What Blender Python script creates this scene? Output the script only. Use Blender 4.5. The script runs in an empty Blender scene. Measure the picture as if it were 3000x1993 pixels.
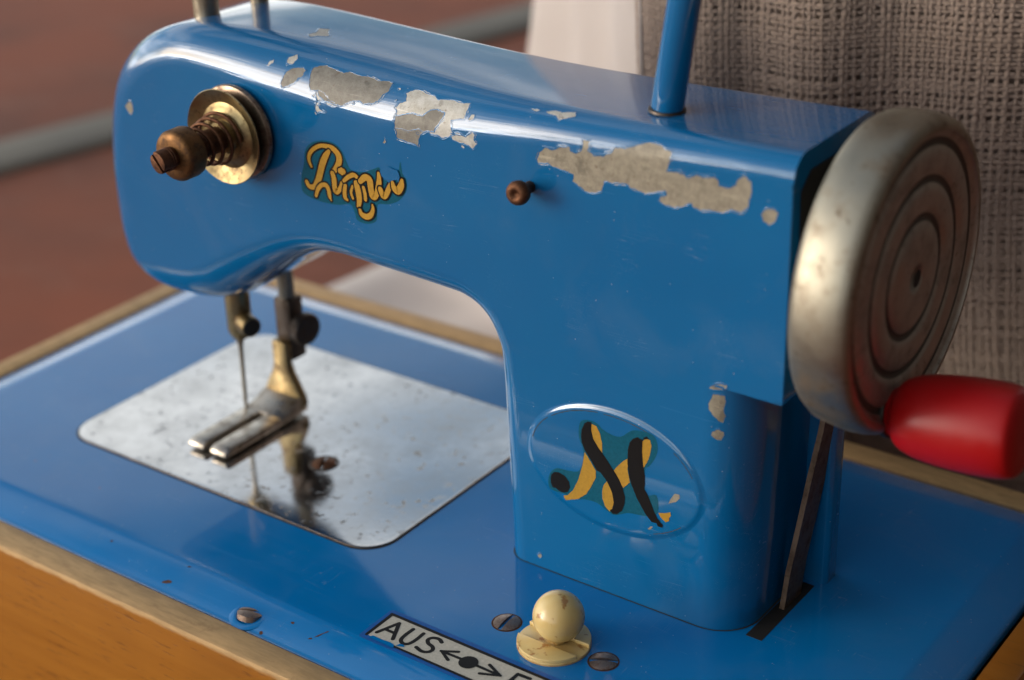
import bpy, bmesh, math, random
import numpy as np
from mathutils import Vector, Matrix
from mathutils.bvhtree import BVHTree
from mathutils.geometry import delaunay_2d_cdt

random.seed(7)
rng = np.random.default_rng(7)
S = bpy.context.scene
COL = S.collection
R = math.radians
MM = 0.001                      # everything below is written in millimetres

# ------------------------------------------------------------------ camera
cam_d = bpy.data.cameras.new("camera")
cam = bpy.data.objects.new("camera", cam_d)
COL.objects.link(cam)
S.camera = cam
YAW, PITCH, ROLL = R(-36.585), R(26.019), R(-1.680)
fw = Vector((math.sin(YAW)*math.cos(PITCH), math.cos(YAW)*math.cos(PITCH), -math.sin(PITCH)))
r0 = Vector((math.cos(YAW), -math.sin(YAW), 0)); u0 = r0.cross(fw)
rt = r0*math.cos(ROLL)+u0*math.sin(ROLL); up = -r0*math.sin(ROLL)+u0*math.cos(ROLL)
CAM = Vector((180.1, -243.9, 199.6))
m = Matrix((rt, up, -fw)).transposed().to_4x4()
m.translation = CAM*MM
cam.matrix_world = m
cam_d.sensor_width = 36.0
cam_d.lens = 36.0*5004.44/3000.0
cam_d.clip_start = 0.005
cam_d.clip_end = 200.0
cam_d.dof.use_dof = True
cam_d.dof.focus_distance = 0.336
cam_d.dof.aperture_fstop = 11.0

# ------------------------------------------------------------------ light
SUN_EL, SUN_AZ = 14.0, 227.5            # degrees; azimuth clockwise from +y
w = bpy.data.worlds.new("World"); S.world = w; w.use_nodes = True
nt = w.node_tree
sky = nt.nodes.new("ShaderNodeTexSky"); sky.sky_type = 'NISHITA'; sky.sun_disc = False
sky.sun_elevation = R(SUN_EL); sky.sun_rotation = R(SUN_AZ)
sky.air_density = 1.2; sky.dust_density = 1.0; sky.ozone_density = 1.0
bg = nt.nodes["Background"]; bg.inputs[1].default_value = 0.15
CLOUD = (1.2, 8.8, 4.1)
# thin evening cloud: a paler, brighter veil over parts of the sky
tc = nt.nodes.new("ShaderNodeTexCoord"); mp = nt.nodes.new("ShaderNodeMapping"); mp.inputs[3].default_value = (1.0, 1.0, 3.2)
nz = nt.nodes.new("ShaderNodeTexNoise"); nz.inputs["Scale"].default_value = 2.1; nz.inputs["Detail"].default_value = 4; nz.inputs["Distortion"].default_value = .6
mr = nt.nodes.new("ShaderNodeMapRange"); mp.inputs[1].default_value = CLOUD; mr.inputs[1].default_value = .46; mr.inputs[2].default_value = .58
bw = nt.nodes.new("ShaderNodeRGBToBW"); vm = nt.nodes.new("ShaderNodeVectorMath"); vm.operation = 'MULTIPLY'; vm.inputs[1].default_value = (3.15, 3.2, 3.2)
mx = nt.nodes.new("ShaderNodeMix"); mx.data_type = 'RGBA'
nt.links.new(tc.outputs["Generated"], mp.inputs[0]); nt.links.new(mp.outputs[0], nz.inputs["Vector"]); nt.links.new(nz.outputs[0], mr.inputs[0])
nt.links.new(sky.outputs[0], bw.inputs[0]); nt.links.new(bw.outputs[0], vm.inputs[0])
nt.links.new(mr.outputs[0], mx.inputs[0]); nt.links.new(sky.outputs[0], mx.inputs[6]); nt.links.new(vm.outputs[0], mx.inputs[7])
nt.links.new(mx.outputs[2], bg.inputs[0])
sun_d = bpy.data.lights.new("sun", 'SUN'); sun = bpy.data.objects.new("sun", sun_d); COL.objects.link(sun)
sun_d.energy = 0.62; sun_d.angle = R(24); sun_d.color = (1.0, 0.78, 0.53)
sd = Vector((math.sin(R(SUN_AZ))*math.cos(R(SUN_EL)), math.cos(R(SUN_AZ))*math.cos(R(SUN_EL)), math.sin(R(SUN_EL))))
sun.rotation_euler = sd.to_track_quat('Z', 'Y').to_euler()
sun.location = sd*1.5

S.view_settings.view_transform = 'Standard'
S.view_settings.look = 'None'
S.view_settings.exposure = 0.42
S.view_settings.gamma = 1.0
S.view_settings.use_curve_mapping = False
S.cycles.use_denoising = True
S.cycles.max_bounces = 10
S.cycles.sample_clamp_indirect = 6.0

# ------------------------------------------------------------------ material helper
class Mat:
    def __init__(s, name):
        s.m = bpy.data.materials.new(name); s.m.use_nodes = True
        s.n = s.m.node_tree.nodes; s.l = s.m.node_tree.links
        s.b = s.n["Principled BSDF"]
        s._co = None
    def node(s, t, **kw):
        x = s.n.new(t)
        for k, v in kw.items():
            if k.startswith("_"): setattr(x, k[1:], v)
        return x
    def co(s, scale=(1, 1, 1), rot=(0, 0, 0)):
        if s._co is None:
            s._co = s.n.new("ShaderNodeTexCoord")
        mp = s.n.new("ShaderNodeMapping")
        mp.inputs[2].default_value = rot
        mp.inputs[3].default_value = [c*1000 for c in scale]     # coordinates in mm
        s.l.new(s._co.outputs["Object"], mp.inputs[0])
        return mp.outputs[0]
    def noise(s, scale, detail=3, rough=.5, co=None, dist=0):
        x = s.n.new("ShaderNodeTexNoise")
        x.inputs["Scale"].default_value = scale; x.inputs["Detail"].default_value = detail
        x.inputs["Roughness"].default_value = rough; x.inputs["Distortion"].default_value = dist
        s.l.new(co if co is not None else s.co(), x.inputs["Vector"])
        return x.outputs[0]
    def voro(s, scale, feature='F1', co=None, rand=1.0):
        x = s.n.new("ShaderNodeTexVoronoi"); x.feature = feature
        x.inputs["Scale"].default_value = scale; x.inputs["Randomness"].default_value = rand
        s.l.new(co if co is not None else s.co(), x.inputs["Vector"])
        return x.outputs[0]
    def ramp(s, src, stops):
        x = s.n.new("ShaderNodeValToRGB"); e = x.color_ramp.elements
        while len(e) < len(stops): e.new(0.5)
        for k, (p, c) in enumerate(stops):
            e[k].position = p
            e[k].color = c if len(c) == 4 else (*c, 1)
        s.l.new(src, x.inputs[0]); return x.outputs[0]
    def step(s, src, a, b, lo=0.0, hi=1.0):
        x = s.n.new("ShaderNodeMapRange"); x.clamp = True
        for k, v in zip((1, 2, 3, 4), (a, b, lo, hi)): x.inputs[k].default_value = v
        s.l.new(src, x.inputs[0]); return x.outputs[0]
    def math(s, op, a, b):
        x = s.n.new("ShaderNodeMath"); x.operation = op
        for k, v in enumerate((a, b)):
            if hasattr(v, "is_output"): s.l.new(v, x.inputs[k])
            else: x.inputs[k].default_value = v
        return x.outputs[0]
    def mix(s, fac, a, b):
        x = s.n.new("ShaderNodeMix"); x.data_type = 'RGBA'
        for sock, v in ((x.inputs[0], fac), (x.inputs[6], a), (x.inputs[7], b)):
            if hasattr(v, "is_output"): s.l.new(v, sock)
            elif isinstance(v, (int, float)): sock.default_value = v
            else: sock.default_value = (*v[:3], 1)
        return x.outputs[2]
    def set(s, **kw):
        names = dict(color="Base Color", rough="Roughness", metal="Metallic", coat="Coat Weight", coat_rough="Coat Roughness",
                     spec="Specular IOR Level", sheen="Sheen Weight", sss="Subsurface Weight", aniso="Anisotropic")
        for k, v in kw.items():
            i = s.b.inputs[names[k]]
            if hasattr(v, "is_output"): s.l.new(v, i)
            elif isinstance(v, (int, float)): i.default_value = v
            else: i.default_value = (*v[:3], 1)
        return s
    def bump(s, src, dist=0.1, strength=1.0):
        x = s.n.new("ShaderNodeBump"); x.inputs["Strength"].default_value = strength
        x.inputs["Distance"].default_value = dist*MM
        s.l.new(src, x.inputs["Height"])
        if s.b.inputs["Normal"].links:
            s.l.new(s.b.inputs["Normal"].links[0].from_socket, x.inputs["Normal"])
        s.l.new(x.outputs[0], s.b.inputs["Normal"])
        s.l.new(x.outputs[0], s.b.inputs["Coat Normal"])
        return s

def plain(name, color, rough=.5, metal=0.0, **kw):
    return Mat(name).set(color=color, rough=rough, metal=metal, **kw).m

def blue_paint(name, base, rust=True, uv=False, coat=1.0):
    a = Mat(name)
    big = a.noise(.035, 2)
    col = a.mix(a.step(big, .35, .65), base, [c*f for c, f in zip(base, (.85, .92, .95))])
    dust = a.step(a.voro(.62), .045, .07, 1, 0)
    dsel = a.step(a.noise(.21, 1), .55, .6)
    col = a.mix(a.math('MULTIPLY', a.math('MULTIPLY', dust, dsel), .55), col, (.55, .55, .52))
    if rust:
        sp = a.step(a.noise(.33, 4, .6), .735, .75)
        col = a.mix(sp, col, (.16, .06, .035))
    sms = a.step(a.noise(.045, 5, .6, None, .8), .52, .75, 0, .07)
    col = a.mix(sms, col, (.20, .23, .27))
    for sc_, rt_ in (((.02, .8, .8), (.3, .5, .2)), ((.7, .03, .7), (-.2, .4, .5))):
        ln = a.noise(1, 1, .4, a.co(sc_, rt_))
        hair = a.math('MULTIPLY', a.step(ln, .520, .524), a.step(ln, .524, .528, 1, 0))
        col = a.mix(a.math('MULTIPLY', a.math('MULTIPLY', hair, a.step(a.noise(.09, 2), .54, .62)), .28), col, (.25, .33, .42))
    a.set(color=col, spec=.2, coat=coat, coat_rough=.04)
    a.b.inputs['Coat IOR'].default_value = 1.55
    sm = a.noise(.06, 4, .6)
    scr = a.noise(1.0, 3, .6, a.co((.02, .5, .9), (0.2, .1, .35)))
    a.set(rough=a.math('ADD', a.step(sm, .35, .7, .10, .24), a.step(scr, .5, .75, 0, .10)))
    a.bump(a.noise(.05, 1), .10, .35)           # slow waves of the pressed sheet
    a.bump(a.noise(.9, 2), .004, .5)          # orange peel
    if uv:                                     # drawing marks that run along the rolled edges
        mp_ = a.n.new("ShaderNodeMapping"); mp_.inputs[3].default_value = (.012, 1.0, 1)
        a.l.new(a._co.outputs["UV"], mp_.inputs[0])
        a.bump(a.noise(1.5, 3, .6, mp_.outputs[0]), .075, .7)
    return a.m

BLUE = (.001, .098, .255)
M = {}
M['paint'] = blue_paint("blue_enamel_body", BLUE, False, True, .78)
M['paint_base'] = blue_paint("blue_enamel_base", (.001, .145, .40), True, False, .46)
M['paint_dark_edge'] = plain("bare_dark_edge", (.02, .018, .016), .7)

def metal(name, base, rough, spots, spot_amt=.5, rs=.3, grain=None):
    a = Mat(name)
    n = a.noise(rs, 6, .65); n2 = a.noise(rs*4, 4, .6)
    f = a.math('MULTIPLY', a.step(n, .5, .66), spot_amt)
    col = a.mix(f, base, spots)
    col = a.mix(a.math('MULTIPLY', a.step(n2, .62, .7), spot_amt), col, [c*.5 for c in spots])
    a.set(color=col, metal=a.step(n, .55, .75, 1.0, 1.0-.55*spot_amt), rough=a.step(n, .3, .75, rough, min(1, rough+.3)))
    a.bump(n2, .03, .4)
    return a.m
M['nickel'] = metal("worn_nickel", (.31, .285, .23), .36, (.15, .09, .05), .6, .11)
M['nickel_face'] = metal("dull_nickel_face", (.40, .37, .33), .42, (.17, .13, .10), .5, .15)
M['groove'] = plain("dark_groove", (.06, .05, .042), .6, .3)  # one dark colour laid in the wheel grooves
M['brass'] = metal("aged_brass", (.27, .205, .105), .27, (.075, .042, .024), .85, .25)
M['browndisc'] = metal("browned_disc_steel", (.27, .20, .15), .26, (.085, .045, .03), .85, .3)
M['rust'] = metal("rusty_steel", (.13, .062, .036), .5, (.05, .022, .013), .8, .8)
M['bronze'] = metal("brown_bronze", (.15, .078, .034), .42, (.05, .026, .017), .7, .5)
M['steel'] = metal("dull_steel", (.30, .26, .20), .28, (.12, .07, .04), .5, .4)
M['darksteel'] = metal("dark_steel", (.075, .062, .055), .38, (.06, .032, .018), .5, .4)
M['screw'] = metal("screw_steel", (.27, .20, .165), .36, (.12, .065, .045), .8, .9)
M['footsteel'] = metal('stained_foot_steel', (.46, .41, .35), .22, (.10, .055, .035), .6, .3)
M['grime'] = plain('rim_grime', (.022, .03, .04), .8)
M['belt'] = metal('browned_strap', (.17, .12, .09), .45, (.07, .04, .025), .7, .3)
M['black'] = plain("flat_black", (.004, .004, .004), .8)

a = Mat("bright_throat_plate")
pit = a.math('MAXIMUM', a.math('MULTIPLY', a.step(a.noise(.42, 5, .62), .575, .65), a.step(a.noise(.07, 2), .38, .58)), a.step(a.noise(.16, 3, .5), .70, .76))
smear = a.noise(.09, 5, .65)
col = a.mix(a.math('MULTIPLY', pit, .75), a.mix(a.step(smear, .4, .7), (.68, .685, .69), (.52, .52, .515)), (.16, .13, .10))
a.set(color=col, metal=1.0, rough=a.math('ADD', a.step(smear, .3, .75, .055, .13), a.math('MULTIPLY', pit, .3)))
a.bump(a.noise(.9, 3), .006, .5)
M['plate'] = a.m

def wood(name, base, dark, light, worn, ztop):
    a = Mat(name)
    g = a.noise(1, 5, .6, a.co((.012, .25, .25)))
    fleck = a.step(a.noise(1, 3, .55, a.co((.16, 1.2, 1.5))), .60, .68)
    big = a.noise(.02, 2)
    col = a.mix(a.step(g, .3, .7), base, light)
    col = a.mix(a.math('MULTIPLY', fleck, .55), col, dark)
    col = a.mix(a.step(big, .5, .75, 0, .45), col, dark)
    # worn top edge: bare wood
    sx = a.n.new("ShaderNodeSeparateXYZ"); a.l.new(a._co.outputs["Object"], sx.inputs[0])
    zz = a.math('ADD', a.math('MULTIPLY', sx.outputs[2], 1000.0), a.math('MULTIPLY', a.noise(.25, 4), 1.1))
    wf = a.step(zz, ztop-1.2, ztop-.3)
    bare = a.mix(a.step(a.noise(1, 4, .6, a.co((.15, .8, .8))), .35, .65), worn, [c*.72 for c in worn])
    bare = a.mix(a.step(a.noise(.35, 4, .6), .60, .72, 0, .35), bare, (.20, .11, .05))
    col = a.mix(wf, col, bare)
    a.set(color=col, spec=.25, rough=a.step(wf, 0, 1, .32, .6), coat=a.step(wf, 0, 1, .12, 0), coat_rough=.2)
    a.bump(g, .05, .4); a.bump(fleck, -.04, .4)
    return a.m
M['wood'] = wood("honey_beech", (.23, .082, .007), (.10, .032, .004), (.28, .108, .012), (.45, .285, .13), -2.0)

M['wood_varnished_shaded'] = wood("shaded_varnished_beech", (.20, .066, .006), (.09, .028, .004), (.24, .088, .010), (.45, .285, .13), 6.0)  # unworn varnish, with shade painted in as a darker beech
a = Mat("red_plastic")
a.set(color=(.28, .003, .004), rough=a.step(a.noise(.3, 3), .3, .7, .32, .46), spec=.3, coat=.0)
a.bump(a.noise(.15, 2), .1, .4)
M['red'] = a.m
a = Mat("ivory_plastic")
st = a.step(a.noise(.42, 3, .55), .60, .67)
yel = a.noise(.16, 3)
sz = a.n.new("ShaderNodeSeparateXYZ"); a.l.new(a.co(), sz.inputs[0])
grime = a.step(a.math('ADD', sz.outputs[2], a.math('MULTIPLY', a.noise(.5, 3), .9)), .5, 1.1, .8, 0)
col = a.mix(a.step(yel, .35, .65), (.56, .42, .18), (.52, .35, .12))
col = a.mix(a.math('MULTIPLY', st, .8), col, (.26, .10, .02))
col = a.mix(grime, col, (.30, .15, .04))
a.set(color=col, rough=.26, sss=.12, coat=.2)
a.b.inputs["Subsurface Radius"].default_value = (.002, .0012, .0005)
M['ivory'] = a.m

def decal(name, c, rough=.4, metal=0, grain=0.0):
    a = Mat(name)
    n = a.noise(1.6, 4, .6)
    a.set(color=a.mix(a.step(n, .3, .7), c, [x*.78 for x in c]), rough=rough, metal=metal, spec=.5 if metal else .18)
    if grain: a.bump(a.noise(2.2, 2), grain, .6)
    return a.m
M['gold'] = decal("gold_transfer", (.46, .25, .025), .42, .35, .05)
M['ink'] = decal("black_transfer", (.006, .005, .005), .38)
M['film'] = decal("teal_varnish_film", (.006, .080, .13), .22)
M['film_base'] = decal("thin_varnish_film", (.012, .10, .36), .3)
M['labelwhite'] = decal("label_white", (.50, .47, .40), .4)

def primer(name, c1, c2, met):
    a = Mat(name)
    n = a.noise(.55, 6, .7)
    f = a.noise(4.5, 3, .7)
    col = a.mix(a.step(n, .38, .62), c1, c2)
    col = a.mix(a.step(f, .5, .75, 0, .5), col, [min(1, x*1.6) for x in c1])
    col = a.mix(a.step(a.noise(.9, 5, .6), .60, .68, 0, .7), col, (.10, .065, .04))
    col = a.mix(a.step(a.noise(1, 4, .6, a.co((.05, 1.3, 1.3))), .62, .7, 0, .55), col, [min(1, x*1.9) for x in c1])
    col = a.mix(a.step(a.noise(.28, 4, .6), .58, .66, 0, .6), col, [x*.55 for x in c2])
    a.set(color=col, metal=met, rough=.55)
    a.bump(f, .05, .5); a.bump(n, .08, .4)
    return a.m
M['primer_grey'] = primer("bare_zinc_grey", (.17, .16, .14), (.115, .105, .09), .15)
M['primer_pale'] = primer("pale_primer", (.42, .41, .39), (.30, .285, .25), .1)
M['primer_tan'] = primer("tan_primer", (.25, .22, .165), (.16, .135, .10), .1)

a = Mat("undyed_linen")
col = a.mix(a.step(a.noise(.02, 3), .35, .65), (.33, .245, .195), (.26, .195, .16))
col = a.mix(a.step(a.noise(.8, 3), .5, .8, 0, .5), col, (.38, .295, .24))
a.set(color=col, rough=.9, sheen=.3, spec=.1)
M['linen'] = a.m
a = Mat("white_cotton")
col = a.mix(a.step(a.noise(.02, 3), .35, .65), (.46, .405, .38), (.40, .35, .33))
a.set(color=col, rough=.9, sheen=.2, spec=.1); a.bump(a.noise(1.2, 2), .15, .5)
M['cotton'] = a.m

a = Mat("terracotta_ground")
n = a.noise(.006, 4, .6); n2 = a.noise(.03, 4, .6)
col = a.mix(a.step(n, .35, .65), (.23, .058, .022), (.13, .042, .022))
col = a.mix(a.step(n2, .55, .8, 0, .5), col, (.25, .105, .065))
a.set(color=col, rough=.7, spec=.3); a.bump(n2, 1.0, .5)
M['ground'] = a.m
a = Mat("grey_stone_kerb")
n = a.noise(.02, 5, .6)
a.set(color=a.mix(a.step(n, .3, .7), (.15, .135, .11), (.11, .10, .085)), rough=.75); a.bump(n, .5, .4)
M['kerb'] = a.m
a = Mat("light_block_brown")
n = a.noise(.01, 4, .6, a.co((1, 1, .1)))
a.set(color=a.mix(a.step(n, .3, .7), (.055, .045, .038), (.038, .031, .027)), rough=.6)
M['wall'] = a.m

# ------------------------------------------------------------------ object helpers
def link(o, parent=None):
    COL.objects.link(o)
    if parent is not None: o.parent = parent
    return o
def mk(name, verts, faces, mat, parent=None, smooth=True, sharp=35):
    me = bpy.data.meshes.new(name)
    me.from_pydata([tuple(c*MM for c in v) for v in verts], [], [tuple(f) for f in faces])
    me.validate()
    bm = bmesh.new(); bm.from_mesh(me); bmesh.ops.recalc_face_normals(bm, faces=bm.faces); bm.to_mesh(me); bm.free()
    if smooth:
        me.shade_smooth()
        if sharp: me.set_sharp_from_angle(angle=R(sharp))
    me.materials.append(mat if not isinstance(mat, str) else M[mat])
    return link(bpy.data.objects.new(name, me), parent)
def mkbm(name, bm, mat, parent=None, smooth=True, sharp=35):
    bmesh.ops.scale(bm, vec=(MM, MM, MM), verts=bm.verts)
    me = bpy.data.meshes.new(name); bm.to_mesh(me); bm.free()
    if smooth:
        me.shade_smooth()
        if sharp: me.set_sharp_from_angle(angle=R(sharp))
    me.materials.append(M[mat])
    return link(bpy.data.objects.new(name, me), parent)
def box(name, lo, hi, mat, parent=None, bev=.3, seg=2):
    bm = bmesh.new(); bmesh.ops.create_cube(bm, size=1)
    for v in bm.verts:
        v.co = Vector([lo[k]+(v.co[k]+.5)*(hi[k]-lo[k]) for k in range(3)])
    if bev: bmesh.ops.bevel(bm, geom=bm.edges[:], offset=bev, segments=seg, profile=.5, affect='EDGES', clamp_overlap=True)
    return mkbm(name, bm, mat, parent)
def frame(axis):
    ax = Vector(axis).normalized()
    t = Vector((0, 0, 1)) if abs(ax.z) < .9 else Vector((1, 0, 0))
    a_ = ax.cross(t).normalized(); b_ = ax.cross(a_).normalized()
    return ax, a_, b_
def lathe_geo(prof, center, axis, seg=48):
    ax, a_, b_ = frame(axis); c = Vector(center); V = []; F = []
    rows = []
    for r_, h in prof:
        if r_ < 1e-6:
            rows.append([len(V)]); V.append(c+ax*h)
        else:
            rows.append(list(range(len(V), len(V)+seg)))
            for k in range(seg):
                t = 2*math.pi*k/seg
                V.append(c+ax*h+(a_*math.cos(t)+b_*math.sin(t))*r_)
    for p, q in zip(rows, rows[1:]):
        for k in range(seg):
            k2 = (k+1) % seg
            if len(p) == 1 and len(q) == 1: continue
            if len(p) == 1: F.append((p[0], q[k], q[k2]))
            elif len(q) == 1: F.append((p[k], p[k2], q[0]))
            else: F.append((p[k], p[k2], q[k2], q[k]))
    return V, F
def lathe(name, prof, center, axis, mat, parent=None, seg=48, sharp=35):
    return mk(name, *lathe_geo(prof, center, axis, seg), mat, parent, sharp=sharp)
def rnd(r_, h0, h1, b=.4, n=4, cap0=True, cap1=True):
    """profile of a cylinder with rounded rims"""
    p = []
    if cap0: p.append((0, h0))
    for k in range(n+1):
        t = math.pi/2*k/n; p.append((r_-b+b*math.sin(t), h0+b-b*math.cos(t)))
    for k in range(n+1):
        t = math.pi/2*k/n; p.append((r_-b+b*math.cos(t), h1-b+b*math.sin(t)))
    if cap1: p.append((0, h1))
    return p
def tube(name, pts, rad, mat, parent=None, seg=10, closed_ends=True):
    P = [Vector(p) for p in pts]; V = []; F = []
    rads = rad if isinstance(rad, (list, tuple)) else [rad]*len(P)
    t0 = (P[1]-P[0]).normalized(); _, a_, b_ = frame(t0)
    for i, p in enumerate(P):
        t = (P[min(i+1, len(P)-1)]-P[max(i-1, 0)]).normalized()
        a_ = (a_-t*a_.dot(t)).normalized(); b_ = t.cross(a_)
        for k in range(seg):
            an = 2*math.pi*k/seg
            V.append(p+(a_*math.cos(an)+b_*math.sin(an))*rads[i])
    for i in range(len(P)-1):
        for k in range(seg):
            k2 = (k+1) % seg
            F.append((i*seg+k, i*seg+k2, (i+1)*seg+k2, (i+1)*seg+k))
    if closed_ends:
        F.append(tuple(range(seg-1, -1, -1))); F.append(tuple(range((len(P)-1)*seg, len(P)*seg)))
    return mk(name, V, F, mat, parent, sharp=50)
def prism(name, pts, d0, d1, mat, parent=None, plane='xz', bev=.2):
    """closed 2-D outline pushed from d0 to d1 along the missing axis"""
    def at(p, d):
        return {'xz': (p[0], d, p[1]), 'xy': (p[0], p[1], d), 'yz': (d, p[0], p[1])}[plane]
    bm = bmesh.new()
    f = bm.faces.new([bm.verts.new(at(p, d0)) for p in pts])
    ex = bmesh.ops.extrude_face_region(bm, geom=[f])
    dv = Vector(at((0, 0), d1-d0))
    bmesh.ops.translate(bm, vec=dv, verts=[v for v in ex['geom'] if isinstance(v, bmesh.types.BMVert)])
    bmesh.ops.recalc_face_normals(bm, faces=bm.faces)
    if bev:
        ed = [e for e in bm.edges if len(e.link_faces) == 2 and e.calc_face_angle(0) > R(40)]
        bmesh.ops.bevel(bm, geom=ed, offset=bev, segments=2, profile=.5, affect='EDGES', clamp_overlap=True)
    return mkbm(name, bm, mat, parent)
def catmull(pts, n=8, closed=False):
    P = [np.array(p, float) for p in pts]; out = []; N = len(P)
    rngi = range(N if closed else N-1)
    for i in rngi:
        p0 = P[(i-1) % N] if closed or i > 0 else 2*P[0]-P[1]
        p1 = P[i]; p2 = P[(i+1) % N]
        p3 = P[(i+2) % N] if closed or i+2 < N else 2*P[-1]-P[-2]
        for k in range(n):
            t = k/n
            out.append(.5*((2*p1)+(-p0+p2)*t+(2*p0-5*p1+4*p2-p3)*t*t+(-p0+3*p1-3*p2+p3)*t**3))
    if not closed: out.append(P[-1])
    return out
def rrect(x0, x1, y0, y1, r_, n=8):
    out = []
    for cx, cy, a0 in ((x1-r_, y1-r_, 0), (x0+r_, y1-r_, 90), (x0+r_, y0+r_, 180), (x1-r_, y0+r_, 270)):
        for k in range(n+1):
            t = R(a0+90*k/n); out.append((cx+r_*math.cos(t), cy+r_*math.sin(t)))
    return out
def ringed(name, rings, mat, parent=None, cap_last=True, cap_first=False, sharp=35):
    """stack of equally long closed rings joined into a skin"""
    V = []; F = []; n = len(rings[0])
    for rg in rings: V += list(rg)
    for i in range(len(rings)-1):
        for k in range(n):
            k2 = (k+1) % n
            F.append((i*n+k, i*n+k2, (i+1)*n+k2, (i+1)*n+k))
    if cap_last: F.append(tuple(range((len(rings)-1)*n, len(rings)*n)))
    if cap_first: F.append(tuple(range(n-1, -1, -1)))
    return mk(name, V, F, mat, parent, sharp=sharp)
def empty(name, loc=(0, 0, 0)):
    o = bpy.data.objects.new(name, None); o.empty_display_size = .01
    COL.objects.link(o); o.location = [c*MM for c in loc]; return o
def tag(o, label=None, cat=None, kind=None, group=None):
    if label: o["label"] = label
    if cat: o["category"] = cat
    if kind: o["kind"] = kind
    if group: o["group"] = group
    return o

# ------------------------------------------------------------------ setting
GZ = -70.0
g = mk("ground", [(-60000, -60000, GZ), (60000, -60000, GZ), (60000, 60000, GZ), (-60000, 60000, GZ)], [(0, 1, 2, 3)], 'ground', smooth=False)
tag(g, kind="structure")
kr = box("kerb", (-520, -900, GZ-5), (-482, 2600, GZ+4), 'kerb', None, 4, 3)
kr.rotation_euler.z = R(-12.5)
tag(kr, kind="structure")

hw = box("light_block_wall", (680, -1300, GZ-10), (860, 2600, 2600), 'wall', None, 3, 2)  # added unseen wall; blocks sky light and darkens reflections on the right
tag(hw, "unseen dark brown wall, added on the right to block sky light", "wall")

# ------------------------------------------------------------------ the machine
machine = empty("sewing_machine", (0, 0, 0))
tag(machine, "blue toy sewing machine with chipped paint in a honey coloured wooden case", "sewing machine")
MC = machine

# wooden case
WT = -2.0
box("front_board", (-173.5, -56.2, -68), (100.2, -49.1, WT), 'wood', MC, .7)
box("back_board", (-173.5, 79.9, -68), (100.2, 87.0, WT), 'wood', MC, .7)
sb = box("side_board", (-173.5, -49.05, -68), (-166.5, 79.85, WT), 'wood', MC, .7)
sb2 = box("side_board", (93.2, -49.05, -68), (100.2, 79.85, WT), 'wood_varnished_shaded', MC, .7)
box("case_bottom", (-166.4, -49.0, -69.6), (93.1, 79.8, -64), 'wood', MC, .3)

# blue base sheet, flat on top and rolled down along its rim
x0, x1, y0, y1 = -166.2, 91.9, -48.9, 79.6
rings = [[(x, y, -4.5) for x, y in rrect(x0, x1, y0, y1, 5, 10)]]
for d, z in ((0, -2.9), (.3, -2.45), (1.0, -2.1), (2.6, -1.55), (4.6, -.98), (6.4, -.52), (7.8, -.22), (8.5, -.10), (9.0, -.03), (9.5, 0.0), (11, 0.0)):
    rings.append([(x, y, z) for x, y in rrect(x0+d, x1-d, y0+d, y1-d, max(5-d*.15, 3), 10)])
base = ringed("base_plate", rings, 'paint_base', MC, sharp=0)

# bright throat plate
tp = []
out = rrect(-124.6, -27.2, -16.2, 51.5, 7.5, 10)
def inset(pts, d):
    c = [Vector(p) for p in pts]; n = len(c); o = []
    for i in range(n):
        t = (c[(i+1) % n]-c[i-1]); nn = Vector((-t.y, t.x)).normalized(); o.append((c[i].x+nn.x*d, c[i].y+nn.y*d))
    return o
for d, z in ((.02, .29), (.1, .315), (.3, .32), (1.0, .32)):
    tp.append([(x, y, z) for x, y in inset(out, d)])
tplate = ringed("throat_plate", tp, 'plate', MC, sharp=50)
ringed("plate_edge", [[(x, y, -.1) for x, y in inset(out, -.03)], [(x, y, .27) for x, y in inset(out, -.03)], [(x, y, .30) for x, y in inset(out, .06)]], 'darksteel', tplate, cap_last=False, sharp=0)
gap = mk("gap_line", [(x, y, .05) for x, y in inset(out, -.6)]+[(x, y, .05) for x, y in inset(out, .1)],
         [(k, (k+1) % 44, 44+(k+1) % 44, 44+k) for k in range(44)], 'paint_dark_edge', tplate, smooth=False)

# ---- body: outline (x, z, front fillet radius), clockwise seen from the front
def arc(cx, cz, r_, a0, a1, n):
    return [(cx+r_*math.cos(R(a0+(a1-a0)*k/n)), cz+r_*math.sin(R(a0+(a1-a0)*k/n))) for k in range(n+1)]
soft = [
    (-4.2, -8, 5), (-4.2, 0, 5), (-4.9, 25, 5), (-5.6, 44, 5), (-6.6, 49.5, 5), (-9.2, 53.8, 5), (-13.5, 56.2, 5), (-20, 56.9, 5),
    (-38, 57.6, 5), (-48, 57.8, 5.2), (-55, 56.4, 6), (-62, 52.8, 7.5), (-70, 47.0, 9.5), (-78, 41.3, 10.5), (-84, 37.6, 10.5), (-90, 35.7, 10),
    (-97, 35.2, 9), (-105, 35.4, 8.5), (-111.5, 37.3, 8.5), (-115.8, 41.3, 8.5), (-118.0, 47.5, 8.5), (-118.6, 56, 8.5), (-118.3, 67, 8.5),
    (-116.2, 79, 8.5), (-112.0, 88.5, 8.2), (-105.0, 95.7, 8.0), (-96.5, 99.8, 7.6), (-88, 101.7, 7.8), (-76, 102.2, 9.0), (-62, 101.8, 10.2),
    (-46, 101.0, 10.8), (-28, 100.2, 10.4), (-10, 99.7, 8.2), (8, 99.7, 6.4), (28, 100.0, 5.4), (46, 100.4, 4.7), (58.8, 100.8, 4.6)]
sm = catmull(soft, 10)
NOTCH = 53.8
hard = [(58.8, 95.2, .3), (58.8, 54.2, .3), (58.4, NOTCH, .3), (52.5, NOTCH, .3), (51.9, NOTCH-.02, .3), (51.8, NOTCH-.35, 8.5), (51.5, 25, 8.8), (51.5, -8, 9)]
hd = [hard[0]]
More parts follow.
